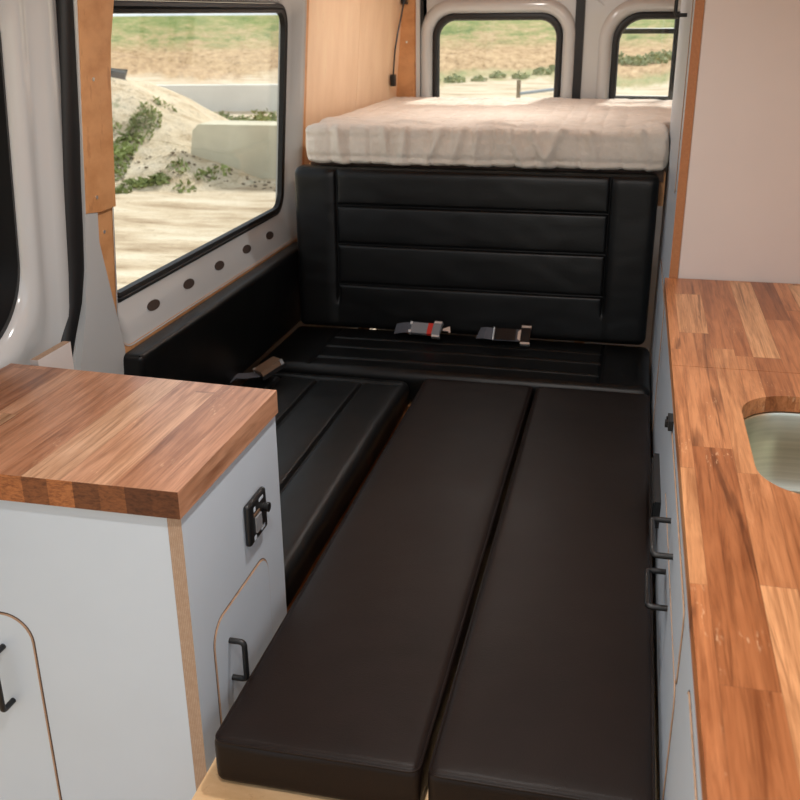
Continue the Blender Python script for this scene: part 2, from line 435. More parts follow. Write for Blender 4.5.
# ------------------------------------------------------------------ camera
r_ = Vector((0.9742956029094951, 0.2251286623745659, -0.00807239299476659))
u_ = Vector((-0.0753933955038622, 0.35963050236190125, 0.9300439439538997))
f_ = Vector((-0.21228262779987783, 0.9055291199891725, -0.36735963140499434))
cam = bpy.data.cameras.new('camera'); co = bpy.data.objects.new('camera', cam); COL.objects.link(co)
co.matrix_world = Matrix(((r_.x, u_.x, -f_.x, 0), (r_.y, u_.y, -f_.y, 0), (r_.z, u_.z, -f_.z, 1.55), (0, 0, 0, 1)))
cam.sensor_width = 36; cam.lens = 978.393 / 800 * 36; cam.clip_start = .02; cam.clip_end = 600
cam.dof.use_dof = True; cam.dof.focus_distance = 1.95; cam.dof.aperture_fstop = 10
S.camera = co

# ------------------------------------------------------------------ room shell
bm = new(); box(bm, -1.3, .8, -.3, 4.62, -.06, 0); struct('floor', bm, M['pine'])
bm = new(); box(bm, -1.3, .8, .1, 4.7, 1.92, 1.97); struct('ceiling', bm, M['ply_dark'])
bm = new(); box(bm, .78, .82, 1.45, 4.7, 0, 1.92); box(bm, .78, .82, .1, 1.45, 0, .865); struct('wall_right', bm, M['ply'])
# left body side: lower skin, upper skin, pillars (white metal), with the window opening
bm = new()
hole = rrect(2.115, 3.46, .82, 1.63, .08)
holed(bm, [(1.93, 0), (4.66, 0), (4.66, 1.92), (1.93, 1.92)], [hole], LW, .065, .085)
struct('wall_left', bm, M['metal_white'])
# moulded white frame between the plywood cut-out and the gasket, with oval holes in its sill
bm = new()
N = 12
outer = rrect(2.083, 3.488, .775, 1.665, (.10, .10, .075, .055), N)
R0 = [LW(y, z, -.004) for y, z in rrect(2.078, 3.492, .770, 1.670, (.10, .10, .08, .06), N)]
R1 = [LW(y, z, .002) for y, z in rrect(2.088, 3.482, .779, 1.660, (.10, .10, .075, .055), N)]
R2 = [LW(y, z, .006) for y, z in rrect(2.104, 3.470, .790, 1.650, (.09, .09, .07, .055), N)]
R3 = [LW(y, z, .034) for y, z in rrect(2.112, 3.455, .848, 1.61, (.08, .08, .06, .06), N)]
R4 = [LW(y, z, .044) for y, z in rrect(2.118, 3.445, .856, 1.602, (.08, .08, .06, .06), N)]
R5 = [LW(y, z, .050) for y, z in rrect(2.124, 3.435, .870, 1.588, (.08, .08, .06, .06), N)]
R6 = [LW(y, z, .064) for y, z in rrect(2.128, 3.43, .874, 1.584, (.08, .08, .06, .06), N)]
loops(bm, [R0, R1, R2, R3, R4, R5, R6])
wf = struct('window_1', bm, M['metal_white'], smooth=True, auto=.9)
bm = new()
g = lambda e, d, r: [LW(y, z, d) for y, z in rrect(2.126 + e, 3.452 - e, .866 + e, 1.584 - e, r, N)]
loops(bm, [g(0, .060, .07), g(.003, .048, .07), g(.012, .045, .065), g(.016, .050, .06), g(.019, .046, .06), g(.027, .050, .055), g(.029, .066, .055)])
obj('gasket', bm, M['rubber'], wf, smooth=True)
bm = new(); prism(bm, rrect(2.142, 3.436, .882, 1.568, .06, N), LW, .060, .064); obj('pane', bm, M['glass'], wf)
for y in (2.278, 2.504, 2.730, 2.962, 3.182):
    sd = lambda z, o: .006 + (z - .790) / .058 * .028 + o            # the sloping sill face
    e = lambda k, o: [LW(y +   .048 + .037 * k * math.cos(t * PI / 12), .826 + .0125 * k * math.sin(t * PI / 12), sd(.826 + .0125 * k * math.sin(t * PI / 12), o)) for t in range(24)]
    bm = new(); loops(bm, [e(.98, .004), e(1, -.0012), e(.9, -.0016)], cap1=True)
    obj('sill_hole', bm, M['dark'], wf, label='dark oval hole pressed in the white sill')
    bm = new(); loops(bm, [e(1.12, .002), e(1.08, -.0014), e(1.0, -.0016)]); obj('hole_rim', bm, M['metal_white'], wf, smooth=True)
# plywood lining with the cut-out
bm = new()
holed(bm, [(2.100, .50), (3.52, .50), (3.52, 1.9), (1.985, 1.9), (1.985, 1.12), (2.000, 1.07)], [outer], LW, -.002, .011)
w = struct('trim_1', bm, M['ply_dark'])
bm = new(); prism(bm, [(3.521, .50), (4.05, .50), (4.05, 1.9), (3.521, 1.9)], LW, 0, .012)
struct('trim_2', bm, M['ply'])
bm = new(); prism(bm, [(4.052, .50), (4.60, .50), (4.60, 1.9), (4.052, 1.9)], LW, 0, .012)
struct('trim_3', bm, M['ply'])
# screwed plywood strip over the pillar
bm = new()
cut = [(2.118, 1.9), (2.118, 1.63), (2.106, 1.57), (2.088, 1.50), (2.080, 1.42), (2.078, 1.15)]
prism(bm, [(1.968, 1.9), (1.947, 1.145), (2.004, 1.138), (2.006, 1.13), (2.079, 1.12)][:3] + [(2.078, 1.138)] + cut[::-1][1:] , LW, -.014, -.002)
st = struct('trim_4', bm, M['ply_dark'], bevel=.0012)
def screw(parent, y, z, d, r=.0042):
    bm = new(); c = LW(y, z, d); cyl(bm, c, (1, 0, -.0786), r, .0018, 10); obj('screw', bm, M['chrome'], parent)
screw(st, 2.003, 1.424, -.014); screw(st, 1.993, 1.173, -.014); screw(w, 2.040, 1.085, -.002)
screw(st, 2.010, 1.70, -.014)
# white pillar foot
bm = new()
prism(bm, [(1.948, 1.9), (1.99, 1.9), (1.998, 1.12), (1.999, 1.07), (2.098, .778), (2.104, .40), (1.86, .40), (1.888, .80), (1.925, .93), (1.94, 1.05), (1.948, 1.2)], LW, -.012, .03)
struct('trim_5', bm, M['metal_white'], bevel=.006, segs=3, smooth=True)
# black door seal
bm = new()
lo = [(1.912, 1.9), (1.906, 1.581), (1.892, 1.40), (1.879, 1.229), (1.875, 1.10), (1.872, 1.02), (1.860, .95), (1.830, .887), (1.79, .80), (1.76, .60), (1.76, .4)]
hi = [(1.982, 1.9), (1.973, 1.581), (1.962, 1.40), (1.949, 1.218), (1.946, 1.10), (1.942, 1.02), (1.925, .95), (1.886, .870), (1.85, .78), (1.83, .60), (1.83, .4)]
rings = []
for (a, z), (b, z2) in zip(lo, hi):
    m = (a + b) / 2
    rings.append([LW(a + .014, z, .030), LW(a + .013, z, .004), LW(a + .018, z, -.004), LW(m, (z + z2) / 2, -.010), LW(b - .008, z2, -.008), LW(b, z2, .0), LW(b, z2, .035)])
loops(bm, rings, close=True, cap0=True, cap1=True)
struct('trim_6', bm, M['rubber'], smooth=True)
# sliding door: moulded white inner skin and a blacked out window
bm = new()
def lerp2(A, B, t): return [(a[0] + (b[0] - a[0]) * t, a[1] + (b[1] - a[1]) * t) for a, b in zip(A, B)]
inn = rrect(1.02, 1.748, .925, 1.60, (.09, .12, .12, .16), N)
out = rrect(.62, 1.905, .40, 1.9, (.02, .02, .02, .02), N)
def shape_out(p):
    y, z = p
    if y > 1.2:                                            # the rear edge follows the seal
        pts = [(1.9, 1.9), (1.581, 1.9), (1.229, 1.878), (1.02, 1.872), (.95, 1.860), (.887, 1.830), (.80, 1.79), (.60, 1.76), (.4, 1.76)]
        for (z1, y1), (z0, y0) in zip(pts, pts[1:]):
            if z0 <= z <= z1: return (min(y, y0 + (y1 - y0) * (z - z0) / (z1 - z0) if z1 > z0 else y0), z)
    return p
# outer ring resampled along the rays of the inner ring, so the skin stays even
cy, cz = 1.5, 1.25
def ringat(k):
    o = []
    for (y, z) in inn:
        zz = min(1.9, max(.42, z))
        ym = 1.914 if z > 1.0 else (1.912 + (1.80 - 1.912) * sst(1.02, .82, z))
        y2 = y + k * (ym - 1.748) if y > 1.3 else y - k * .2
        z2 = z + k * (.28 if z > 1.3 else -.30)
        if y > 1.3 and z < 1.0: y2 = y + k * .055
        o.append((y2, min(1.9, max(.42, z2))))
    return o
prof = [(0, .075), (.02, .030), (.10, .012), (.22, .008), (.34, .014), (.46, .014), (.58, .004), (.72, -.002), (.86, .004), (.96, .006), (1.0, .02)]
loops(bm, [[LW(y, z, d) for y, z in ringat(k)] for k, d in prof])
dr = struct('door_1', bm, M['metal_white'], smooth=True, auto=1.2)
bm = new(); prism(bm, rrect(1.0, 1.765, .91, 1.62, .14, N), LW, .072, .078); obj('blackout_pane', bm, M['blackglass'], dr)
bm = new(); rg = lambda e, d: [LW(y, z, d) for y, z in rrect(1.018 + e, 1.750 - e, .923 + e, 1.602 - e, (.09, .12, .12, .16), N)]
loops(bm, [rg(-.002, .07), rg(0, .03), rg(.012, .026), rg(.016, .07)]); obj('window_rubber', bm, M['rubber'], dr, smooth=True)
bm = new(); holed(bm, [(.60, .40), (1.935, .40), (1.935, 1.92), (.60, 1.92)], [rrect(1.03, 1.735, .94, 1.59, .12)], LW, .080, .095); obj('outer_skin', bm, M['metal_white'], dr)

# rear doors ----------------------------------------------------------
RD = lambda x, z, d: Vector((x, 4.6 + d, z))
def rear_door(n, x0, x1, gx0, gx1, gz1, rad):
    hb = 1.02
    bm = new(); holed(bm, [(x0, .3), (x1, .3), (x1, 1.92), (x0, 1.92)], [rrect(gx0 - .03, gx1 + .03, hb - .03, gz1 + .03, rad + .02)], RD, 0, .03)
    d = struct('door_%d' % n, bm, M['metal_white'], smooth=True)
    bm = new()
    R = lambda e, dd: [RD(x, z, dd) for x, z in rrect(gx0 - e, gx1 + e, hb - e, gz1 + e, max(.02, rad + e * .8), N)]
    loops(bm, [R(.085, .0), R(.08, -.012), R(.07, -.020), R(.05, -.022), R(.038, -.012), R(.03, .004), R(.027, .02)])
    obj('window_moulding', bm, M['metal_white'], d, smooth=True, auto=1.2)
    bm = new(); loops(bm, [R(.028, .015), R(.026, -.004), R(.016, -.008), R(.004, -.004), R(0, .004), R(-.002, .018)])
    obj('gasket', bm, M['rubber'], d, smooth=True)
    bm = new(); prism(bm, rrect(gx0 - .006, gx1 + .006, hb - .006, gz1 + .006, rad, N), RD, .012, .016); obj('pane', bm, M['glass'], d)
    return d
d2 = rear_door(2, -.953, -.284, -.885, -.362, 1.520, .075)
d3 = rear_door(3, -.244, .70, -.092, .60, 1.520, .10)
# pressed relief lines on the doors
bm = new(); tube(bm, [(-.20, 4.598, 1.60), (-.165, 4.598, 1.575)], .004, 6); obj('relief', bm, M['metal_white'], d3)
bm = new(); box(bm, -.284, -.244, 4.592, 4.64, .3, 1.92); struct('trim_7', bm, M['rubber'], bevel=.004)
bm = new(); box(bm, -.967, -.953, 4.588, 4.63, .3, 1.92); struct('trim_8', bm, M['rubber'], bevel=.002)
bm = new(); box(bm, -.985, -.967, 4.575, 4.63, .3, 1.92); struct('trim_9', bm, M['metal_white'], bevel=.002)
bm = new(); box(bm, -1.08, -.985, 4.588, 4.60, .3, 1.92); t10 = struct('trim_10', bm, M['ply_dark'])
bm = new(); cyl(bm, (-1.03, 4.588, 1.43), (0, -1, 0), .005, .002, 10); obj('screw', bm, M['chrome'], t10)
bm = new(); box(bm, -1.2, -.94, 4.60, 4.66, 0, 1.92); box(bm, .70, .8, 4.60, 4.66, 0, 1.92); box(bm, -.96, .72, 4.605, 4.66, 0, .3); struct('wall_rear', bm, M['metal_white'])

# ladder on the outside of the rear door
ld = thing('door_ladder', 'black steel ladder mounted outside behind the right rear door window', 'ladder', (.0, 4.74, .2))
for x in (-.19, .150):
    bm = new(); tube(bm, [(x, 4.74, .2), (x, 4.74, 1.9)], .013, 10); obj('upright', bm, M['blackmetal'], ld)
for z in (.32, .605, .89, 1.185, 1.470, 1.75):
    bm = new(); tube(bm, [(-.19, 4.74, z), (.150, 4.74, z)], .012, 10); obj('rung', bm, M['blackmetal'], ld)
for z in (.5, 1.85):
    for x in (-.19, .150):
        bm = new(); box(bm, x - .012, x + .012, 4.629, 4.74, z - .01, z + .01); obj('bracket', bm, M['blackmetal'], ld)

# ------------------------------------------------------------------ handles
def handle(parent, a, b, out, r=.0052):
    a, b, out = Vector(a), Vector(b), Vector(out)
    bm = new(); tube(bm, arc([a, a + out, b + out, b], .009), r, 10)
    return obj('handle', bm, M['blackmetal'], parent, smooth=True, label='black bar handle')

# ------------------------------------------------------------------ left cabinet
lc = thing('base_cabinet', 'white laminate cabinet with plywood edges under the left oak worktop', 'cabinet', (-.90, 1.40, 0))
XR = -.618
bm = new(); fs = box(bm, -.641, XR, 1.190, 1.605, 0, .8545)
for f in fs:
    if abs(f.calc_center_median().x + .6295) < .005: f.material_index = 1
obj('side_panel', bm, [M['white'], M['edge_x']], lc, label='white side panel with exposed plywood front edge')
bm = new(); box(bm, -1.17, -.6415, 1.193, 1.211, 0, .8545); obj('front_panel', bm, M['white'], lc)
bm = new(); box(bm, -1.17, -.6415, 1.585, 1.603, 0, .8545); obj('back_panel', bm, M['white'], lc)
bm = new(); box(bm, -1.17, -1.152, 1.2115, 1.5845, 0, .8545); obj('side_panel', bm, M['white'], lc)
def inset_door(parent, pts, pts_in, mp, w, mats_parent_label, proud=.0015):
    """door leaf cut from the panel: dark gap, pale routed edge, white leaf"""
    bm = new(); prism(bm, pts, mp, w, w + .0010, 0); g = None
    d = obj('door', bm, M['gap_brown'], parent, label=mats_parent_label)
    return d
def door_leaf(parent, a0, a1, b0, b1, r, mp, label, mat='white'):
    """mp(a,b,h): h is height above the panel. leaf with a pale routed plywood rim in a dark gap"""
    bm = new(); prism(bm, rrect(a0 + .0035, a1 - .0035, b0 + .0035, b1 - .0035, r, 8), mp, 0, .0022, 0, 1)
    d = obj('door', bm, [M[mat], M['grooveply']], parent, label=label)
    bm = new()
    A = lambda e, h: [mp(u, v, h) for u, v in rrect(a0 + e, a1 - e, b0 + e, b1 - e, r + .002 - e, 8)]
    loops(bm, [A(-.0008, .0001), A(-.0006, .0006), A(.0008, .0006), A(.0014, .0002)]); obj('gap', bm, M['gap_brown'], d)  # raised dark brown ring marks the gap round the leaf
    bm = new(); loops(bm, [A(.0014, .0002), A(.0016, .0016), A(.0034, .0018), A(.0035, .0004)]); obj('edge', bm, M['grooveply'], d, label='pale plywood edge')
    return d
fm = lambda u, v, h: Vector((u, 1.193 - h, v))
d = door_leaf(lc, -1.15, -.908, .10, .633, .05, fm, 'white door with rounded corners and plywood outline')
handle(d, (-.968, 1.191, .566), (-.968, 1.191, .455), (0, -.030, 0))
sm = lambda u, v, h: Vector((XR + h, u, v))
d = door_leaf(lc, 1.258, 1.520, .12, .607, .042, sm, 'small white hatch with rounded corners beside the cushions')
handle(d, (XR + .002, 1.318, .543), (XR + .002, 1.318, .466), (.027, 0, 0))
# control panel
bm = new(); rbox(bm, XR, XR + .012, 1.420, 1.507, .668, .750, .006, .05); cp = obj('control_panel', bm, M['black'], lc, smooth=True, label='black switch and socket plate on white cabinet side')
bm = new(); cyl(bm, (XR + .012, 1.490, .716), (1, 0, 0), .008, .007, 16); cyl(bm, (XR + .0185, 1.490, .716), (1, 0, 0), .009, .004, 16); obj('knob', bm, M['black'], cp, smooth=True)
bm = new(); box(bm, XR + .0118, XR + .0155, 1.445, 1.470, .686, .716); obj('rocker_switch', bm, M['greybuckle'], cp, bevel=.002)
bm = new(); box(bm, XR + .0118, XR + .0135, 1.440, 1.466, .720, .725); obj('slot', bm, M['brownbuckle'], cp)
for y, z, a, b in ((1.478, .739, .010, .0028), (1.445, .733, .004, .004), (1.480, .680, .009, .003), (1.442, .678, .005, .004)):
    bm = new(); box(bm, XR + .0118, XR + .0126, y - a, y + a, z - b, z + b); obj('printed_mark', bm, M['white'], cp, label='small white printed mark')
# left worktop
bm = new(); fs = box(bm, -1.190, -.6115, 1.176, 1.604, .855, .900, 0, lambda x, y, z: Vector((x, y + (.034 * (-.6115 - x) / .58 if y > 1.4 else 0), z)))
for f in fs:
    if f.calc_center_median().y < 1.18 or f.calc_center_median().y > 1.61: f.material_index = 1
one('worktop', bm, [M['oak_left'], M['endgrain']], 'oak butcher block top lying on the left white cabinet', 'worktop', bevel=.003, smooth=True)
# white board behind the worktop, next to the door seal
bm = new(); fs = box(bm, -1.150, -1.132, 1.645, 1.768, .46, .908)
for f in fs:
    if f.calc_center_median().z > .9: f.material_index = 1
one('upright_board', bm, [M['white_bounce'], M['edge_x']], 'narrow white plywood board standing behind the left worktop by the door seal', 'board')

# ------------------------------------------------------------------ right kitchen
kc = thing('kitchen_cabinet', 'long white kitchen cabinet with black handles under the right oak worktop', 'cabinet', (.43, 1.4, 0))
XF = .1185
bm = new(); box(bm, XF, XF + .018, .20, 2.595, 0, .868); obj('front_panel', bm, M['white'], kc)
bm = new(); box(bm, XF + .0185, .76, .20, .218, 0, .868); obj('end_panel', bm, M['white'], kc)
bm = new(); box(bm, XF + .0185, .76, 2.577, 2.595, 0, .868); obj('end_panel', bm, M['white'], kc)
bm = new(); box(bm, .745, .763, .219, 2.576, 0, .868); obj('back_panel', bm, M['white'], kc)
km = lambda u, v, h: Vector((XF - h, u, v))
d = door_leaf(kc, 1.195, 1.86, .655, .782, .02, km, 'white upper drawer front with routed plywood outline')
d['label'] = 'white upper drawer front with routed plywood outline'
handle(d, (XF - .002, 1.605, .708), (XF - .002, 1.478, .708), (-.033, 0, 0))
d = door_leaf(kc, 1.195, 1.86, .10, .650, .03, km, 'white lower cupboard door with routed plywood outline')
handle(d, (XF - .002, 1.600, .606), (XF - .002, 1.480, .606), (-.033, 0, 0))
d = door_leaf(kc, .40, 1.056, .10, .778, .03, km, 'white cupboard door nearest the camera with routed plywood outline')
bm = new(); box(bm, XF - .010, XF, 1.83, 1.875, .786, .806); box(bm, XF - .016, XF - .009, 1.838, 1.850, .790, .802); box(bm, XF - .013, XF - .009, 1.858, 1.868, .790, .802); obj('latch', bm, M['black'], kc, bevel=.0015, label='small black push latch')
bm = new(); box(bm, XF - .014, XF, 1.975, 2.235, .492, .556); box(bm, XF - .017, XF - .0135, 1.985, 2.225, .500, .548); obj('vent_plate', bm, M['black'], kc, bevel=.004, label='black plastic plate low on the white front')

sink_hole = rrect(.220, .615, 1.350, 1.765, .095, 10)
ident2 = lambda u, v, w: Vector((u, v, w))
bm = new(); holed(bm, [(.108, .18), (.765, .18), (.765, 1.8945), (.108, 1.8945)], [sink_hole], ident2, .869, .900)
one('worktop', bm, M['oak'], 'long oak butcher block worktop with the sink cut-out', 'worktop', base=(.4, 1.0, .869), bevel=.0022)
bm = new(); box(bm, .108, .765, 1.8965, 2.596, .869, .900)
one('worktop', bm, M['oak'], 'short oak worktop section between the saw joint and the tall white panel', 'worktop', base=(.4, 1.0, .869), bevel=.0022)
# sink bowl
bm = new()
SR = lambda e, z, r: [Vector((x, y, z)) for x, y in rrect(.220 + e, .615 - e, 1.350 + e, 1.765 - e, r, 10)]
loops(bm, [SR(-.025, .8670, .11), SR(-.025, .8680, .11), SR(-.002, .8684, .097), SR(.001, .8675, .094), SR(.003, .862, .092), SR(.006, .80, .09), SR(.010, .745, .088), SR(.022, .722, .08), SR(.05, .712, .06), SR(.16, .706, .03)], cap1=True)
one('sink', bm, M['steel'], 'brushed steel sink bowl set under the right worktop', 'sink', base=(.4175, 1.5575, .706), smooth=True)

# tall cabinet
tc_ = thing('tall_cabinet', 'tall white cabinet with plywood front edge at the end of the right worktop', 'cabinet', (.45, 3.2, 0))
bm = new(); fs = box(bm, XF, .1405, 2.600, 3.55, 0, 1.90)
for f in fs:
    c = f.calc_center_median()
    if abs(c.x - .1295) < .005: f.material_index = 1
obj('side_panel', bm, [M['white'], M['edge_orange']], tc_, label='white side panel with exposed plywood edge')
bm = new(); box(bm, .141, .775, 2.606, 2.624, 0, 1.90); obj('end_panel', bm, M['white_bounce'], tc_, label='broad white panel above the worktop, tinted with bounced light')
bm = new(); box(bm,   .141, .775, 3.53, 3.548, 0, 1.90); obj('back_panel', bm, M['white'], tc_)
bm = new(); box(bm, .141, .775, 2.6245, 3.5295, 1.88, 1.90); obj('top_panel', bm, M['white'], tc_)
d = door_leaf(tc_, 2.69, 3.50, 1.10, 1.86, .02, km, 'white upper door facing the bed')
handle(d, (XF - .002, 2.95, 1.540), (XF - .002, 2.95, 1.69), (-.031, 0, 0))
d = door_leaf(tc_, 2.69, 3.26, .08, .80, .02, km, 'white lower door behind the cushions')

# unseen locker, added to shade the tall panel and bounce warm light
oh = thing('added_locker', 'added plywood locker out of view above the worktop, shading the tall panel', 'locker', (.63, 2.02, 1.60))
bm = new(); box(bm, .500, .778, 1.45, 2.598, 1.60, 1.615); obj('bottom_panel', bm, M['ply_dark'], oh)
for y0 in (1.45, 2.024):
    bm = new(); box(bm, .485, .4995, y0 + .002, y0 + .572, 1.602, 1.90); obj('door', bm, M['ply_dark'], oh, bevel=.002)
for y0 in (1.45, 2.583):
    bm = new(); box(bm, .500, .778, y0, y0 + .015, 1.6155, 1.915); obj('end_panel', bm, M['ply_dark'], oh)

# ------------------------------------------------------------------ upholstery
def wr(p, a, s): return a * noise.noise(Vector(p) * s)
def cushion(x0, x1, y0, y1, z0, z1, label, seams=(), mat='vinyl', r=.016, crown=.004, step=.02, name='seat_cushion', depth=.008, seamw=.0055, piping=True, group=None):
    sf = seamfn(seams, depth, seamw)
    def disp(p, n):
        k = max(0, n.z)
        u = (p.x - x0) / (x1 - x0); v = (p.y - y0) / (y1 - y0)
        cr = crown * (1 - (2 * u - 1) ** 2) ** .5 * (1 - (2 * v - 1) ** 2) ** .5 if 0 < u < 1 and 0 < v < 1 else 0
        dz = k * (cr - sf(p.x, p.y) + wr((p.x, p.y * .6, z1), .0016, 7) + wr((p.x * 2.2, p.y, z1 + 3), .0008, 16))
        side = (1 - k) * wr((p.x * 3, p.y * 3, p.z * 5), .0025, 2.5)
        return Vector((p.x + n.x * side, p.y + n.y * side, p.z + dz))
    t = thing(name, label, 'cushion', ((x0 + x1) / 2, (y0 + y1) / 2, z0), group)
    bm = new(); rbox(bm, x0, x1, y0, y1, z0, z1, r, step, disp, extra=([q[1] for q in seams if q[0] == 'u'], [q[1] for q in seams if q[0] == 'v'], ()))
    obj('cover', bm, M[mat], t, smooth=True, auto=1.3)
    if piping:
        bm = new(); zz = z1 - r * .33; pts = [Vector((x, y, zz + wr((x, y * .6, z1), .0012, 7))) for x, y in rrect(x0 + .0035, x1 - .0035, y0 + .0035, y1 - .0035, r, 5)]
        P = []
        for a, b in zip(pts, pts[1:] + pts[:1]):
            k = max(1, int((b - a).length / .05))
            for i in range(k): P.append(a.lerp(b, i / k))
        tube(bm, P + [P[0]], .0026, 6, cap=False); obj('piping', bm, M[mat], t, smooth=True)
    return t
cushion(-.583, -.243, 1.146, 2.845, .392, .480, 'black vinyl aisle cushion beside the left cabinet, plain and long', mat='vinyl_tinted', step=.022, group=None)
cushion(-.2335, .106, 1.146, 2.845, .392, .480, 'black vinyl aisle cushion beside the right kitchen cabinet, plain and long', mat='vinyl_tinted', step=.022)
cushion(-1.160, -.632, 1.64, 2.855, .372, .466, 'side bench cushion with lengthwise stitched channels behind the left cabinet',
        seams=[('u', -.925, 1.6, 2.80), ('u', -.777, 1.6, 2.80), ('u', -1.05, 1.6, 2.80), ('v', 2.80, -1.08, -.67)], r=.03, crown=.008, step=.013, depth=.011, piping=False)
cushion(-1.160, .110, 2.865, 3.30, .372, .484, 'rear bench seat cushion with crosswise stitched channels',
        seams=[('v', 2.955, -.985, -.045), ('v', 3.065, -.985, -.045), ('v', 3.165, -.985, -.045), ('u', -.985, 2.90, 3.27), ('u', -.045, 2.90, 3.27)], r=.026, crown=.006, step=.013, piping=False)
# backrest
def backrest():
    t = thing('backrest_cushion', 'upright black vinyl bench backrest with stitched horizontal channels', 'backrest', (-.5, 3.30, .485))
    sf = seamfn([('v', .935, -.985, -.06), ('v', .800, -.985, -.06), ('v', .657, -.985, -.06), ('u', -.985, .60, 1.055), ('u', -.06, .60, 1.055)], .010, .0048)
    x0, x1, z0, z1 = -1.138, .092, .492, 1.062
    def disp(p, n):      # pad lies in (x, z), its height is y
        k = max(0, n.z)
        bul = .006 * sst(-.982, -1.02, p.x) + .005 * sst(-.062, -.03, p.x)
        d = k * (bul - sf(p.x, p.y) + wr((p.x, p.y, 4), .002, 6) + wr((p.x, p.y * 2, 9), .001, 14))
        return Vector((p.x, p.y, p.z + d))
    mp = lambda x, z, h: Vector((x + .03 * (1 - (z - z0) / (z1 - z0)) * (1 if x > -.3 else 0) * 0, 3.335 - h + .01 * (z - z0) / (z1 - z0), z))
    bm = new(); rbox(bm, x0, x1, z0, z1, 0, .085, .026, .012, disp, mp, extra=((-.985, -.06), (.935, .800, .657), ())); obj('cover', bm, M['vinyl'], t, smooth=True, auto=1.3)
    bm = new(); tube(bm, [mp(x0 + .02 + (x1 - x0 - .04) * i / 30, z1 - .006, .074) for i in range(31)], .0028, 6); obj('piping', bm, M['vinyl'], t, smooth=True)
backrest()
# padded wall panel under the window
def wallpad():
    t = thing('wall_pad', 'black vinyl padded panel on the left wall under the window sill', 'wall panel', (-1.15, 2.75, .468))
    bm = new()
    mp = lambda y, z, h: LW(y, z, -.003 - h)
    rbox(bm, 2.085, 3.42, .472, .768, 0, .062, .016, .02, lambda p, n: Vector((p.x, p.y, p.z + max(0, n.z) * wr((p.x, p.y, 1), .002, 6))), mp)
    obj('cover', bm, M['vinyl'], t, smooth=True, auto=1.3)
    bm = new(); tube(bm, [mp(2.09 + 1.32 * i / 30, .764, .052) for i in range(31)], .003, 6); obj('piping', bm, M['vinyl'], t, smooth=True)
wallpad()
# benches and boards under the cushions
bm = new(); box(bm, -1.155, -.65, 1.625, 2.85, 0, .370); one('bench_box', bm, M['ply_dark'], 'plywood seat box under the side bench cushion', 'bench')
bm = new(); box(bm, -1.155, .112, 2.856, 3.36, 0, .370); one('bench_box', bm, M['ply_dark'], 'plywood seat box under the rear bench seat', 'bench')
bm = new(); box(bm, -.606, .108, 1.055, 2.85, .370, .389); one('seat_board', bm, M['pine'], 'pale plywood board carrying the two aisle cushions', 'board', bevel=.001)
bm = new(); box(bm, -.606, -.597, 1.625, 2.85, .3895, .430); one('seat_rail', bm, M['ply_dark'], 'thin orange plywood lip along the left edge of the aisle cushions', 'board', bevel=.001)
bm = new(); box(bm, -.45, -.43, 1.30, 2.80, 0, .3695); box(bm, -.06, -.04, 1.30, 2.80, 0, .3695); one('board_support', bm, M['pine'], 'upright supports under the pale aisle board', 'support')

# ------------------------------------------------------------------ bed
bm = new(); box(bm, -1.11, .112, 3.36, 4.56, .95, 1.062); pf = one('bed_platform', bm, M['ply_dark'], 'plywood bed platform under the cream mattress', 'bed platform')
bm = new(); box(bm, -1.10, .105, 3.3475, 3.359, 1.03, 1.066); obj('front_rail', bm, M['brownwood'], pf, label='dark brown front rail')
for x in (-.95, -.15):
    bm = new(); box(bm, x, x + .035, 3.375, 3.41, 0, .95); obj('leg', bm, M['ply_dark'], pf)
def mattress():
    x0, x1, y0, y1, z0, z1 = -1.105, .1150, 3.290, 4.565, 1.0685, 1.192
    folds = [(-.98, .03, .1), (-.74, .03, -.2), (.02, .03, .3), (-.23, .03, -.5), (-.62, .05, -.5), (-.55, .05, -.35), (-.50, .04, -.15), (-.40, .06, .45), (-.33, .05, .6), (-.14, .07, .3), (-.82, .05, .2)]
    def disp(p, n):
        d = 0
        front = max(0, -n.y); top = max(0, n.z)
        s = p.z - z1
        if front > .05:
            for fx, amp, sl in folds:
                c = fx + sl * (z1 - p.z)
                d += front * .020 * math.exp(-((p.x - c) / .016) ** 2) * (.4 + .6 * sst(z0, z1, p.z))
            d -= front * .006 * math.exp(-((p.z - (z0 + .028)) / .008) ** 2)
        # quilting grid
        gx = (p.x + 5) % .07; gx = min(gx, .07 - gx)
        gy = (p.y + 5) % .07; gy = min(gy, .07 - gy)
        gz = (p.z + 5) % .07; gz = min(gz, .07 - gz)
        d -= (.0028 + .0022 * front) * math.exp(-(gx / .0055) ** 2) + front * .005 * math.exp(-(gz / .005) ** 2)
        d -= top * .005 * math.exp(-(gy / .006) ** 2)
        d += front * .006 * noise.noise(Vector((p.x * 14 + p.z * 6, 3, p.z * 10))) + .005 * noise.noise(Vector((p.x * 9, p.y * 6, p.z * 8))) + .003 * noise.noise(Vector((p.x * 22 + p.z * 9, p.y * 30, p.z * 14)))
        if top > .4:
            ys = sst(3.95, 3.30, p.y)
            d += top * ys * (.010 * noise.noise(Vector((p.x * 5, p.y * 15, 2))) + .007 * noise.noise(Vector((p.x * 12 + p.y * 9, p.y * 20, 5))))
            d += top * .016 * math.exp(-((p.x + .47) / .06) ** 2 - ((p.y - 3.36) / .05) ** 2)
            d += top * .006
        q = p + n * d
        q.x = min(max(q.x, x0), x1); q.z = max(q.z, z0)
        q.x += .13 * sst(-.05, x1, p.x) * sst(3.575, 3.60, p.y)      # wider behind the tall cabinet
        return q
    bm = new(); rbox(bm, x0, x1, y0, y1, z0, z1, .030, .007, disp)
    one('mattress', bm, M['quilt'], 'cream quilted mattress on the raised rear bed', 'mattress', smooth=True, auto=2)
mattress()

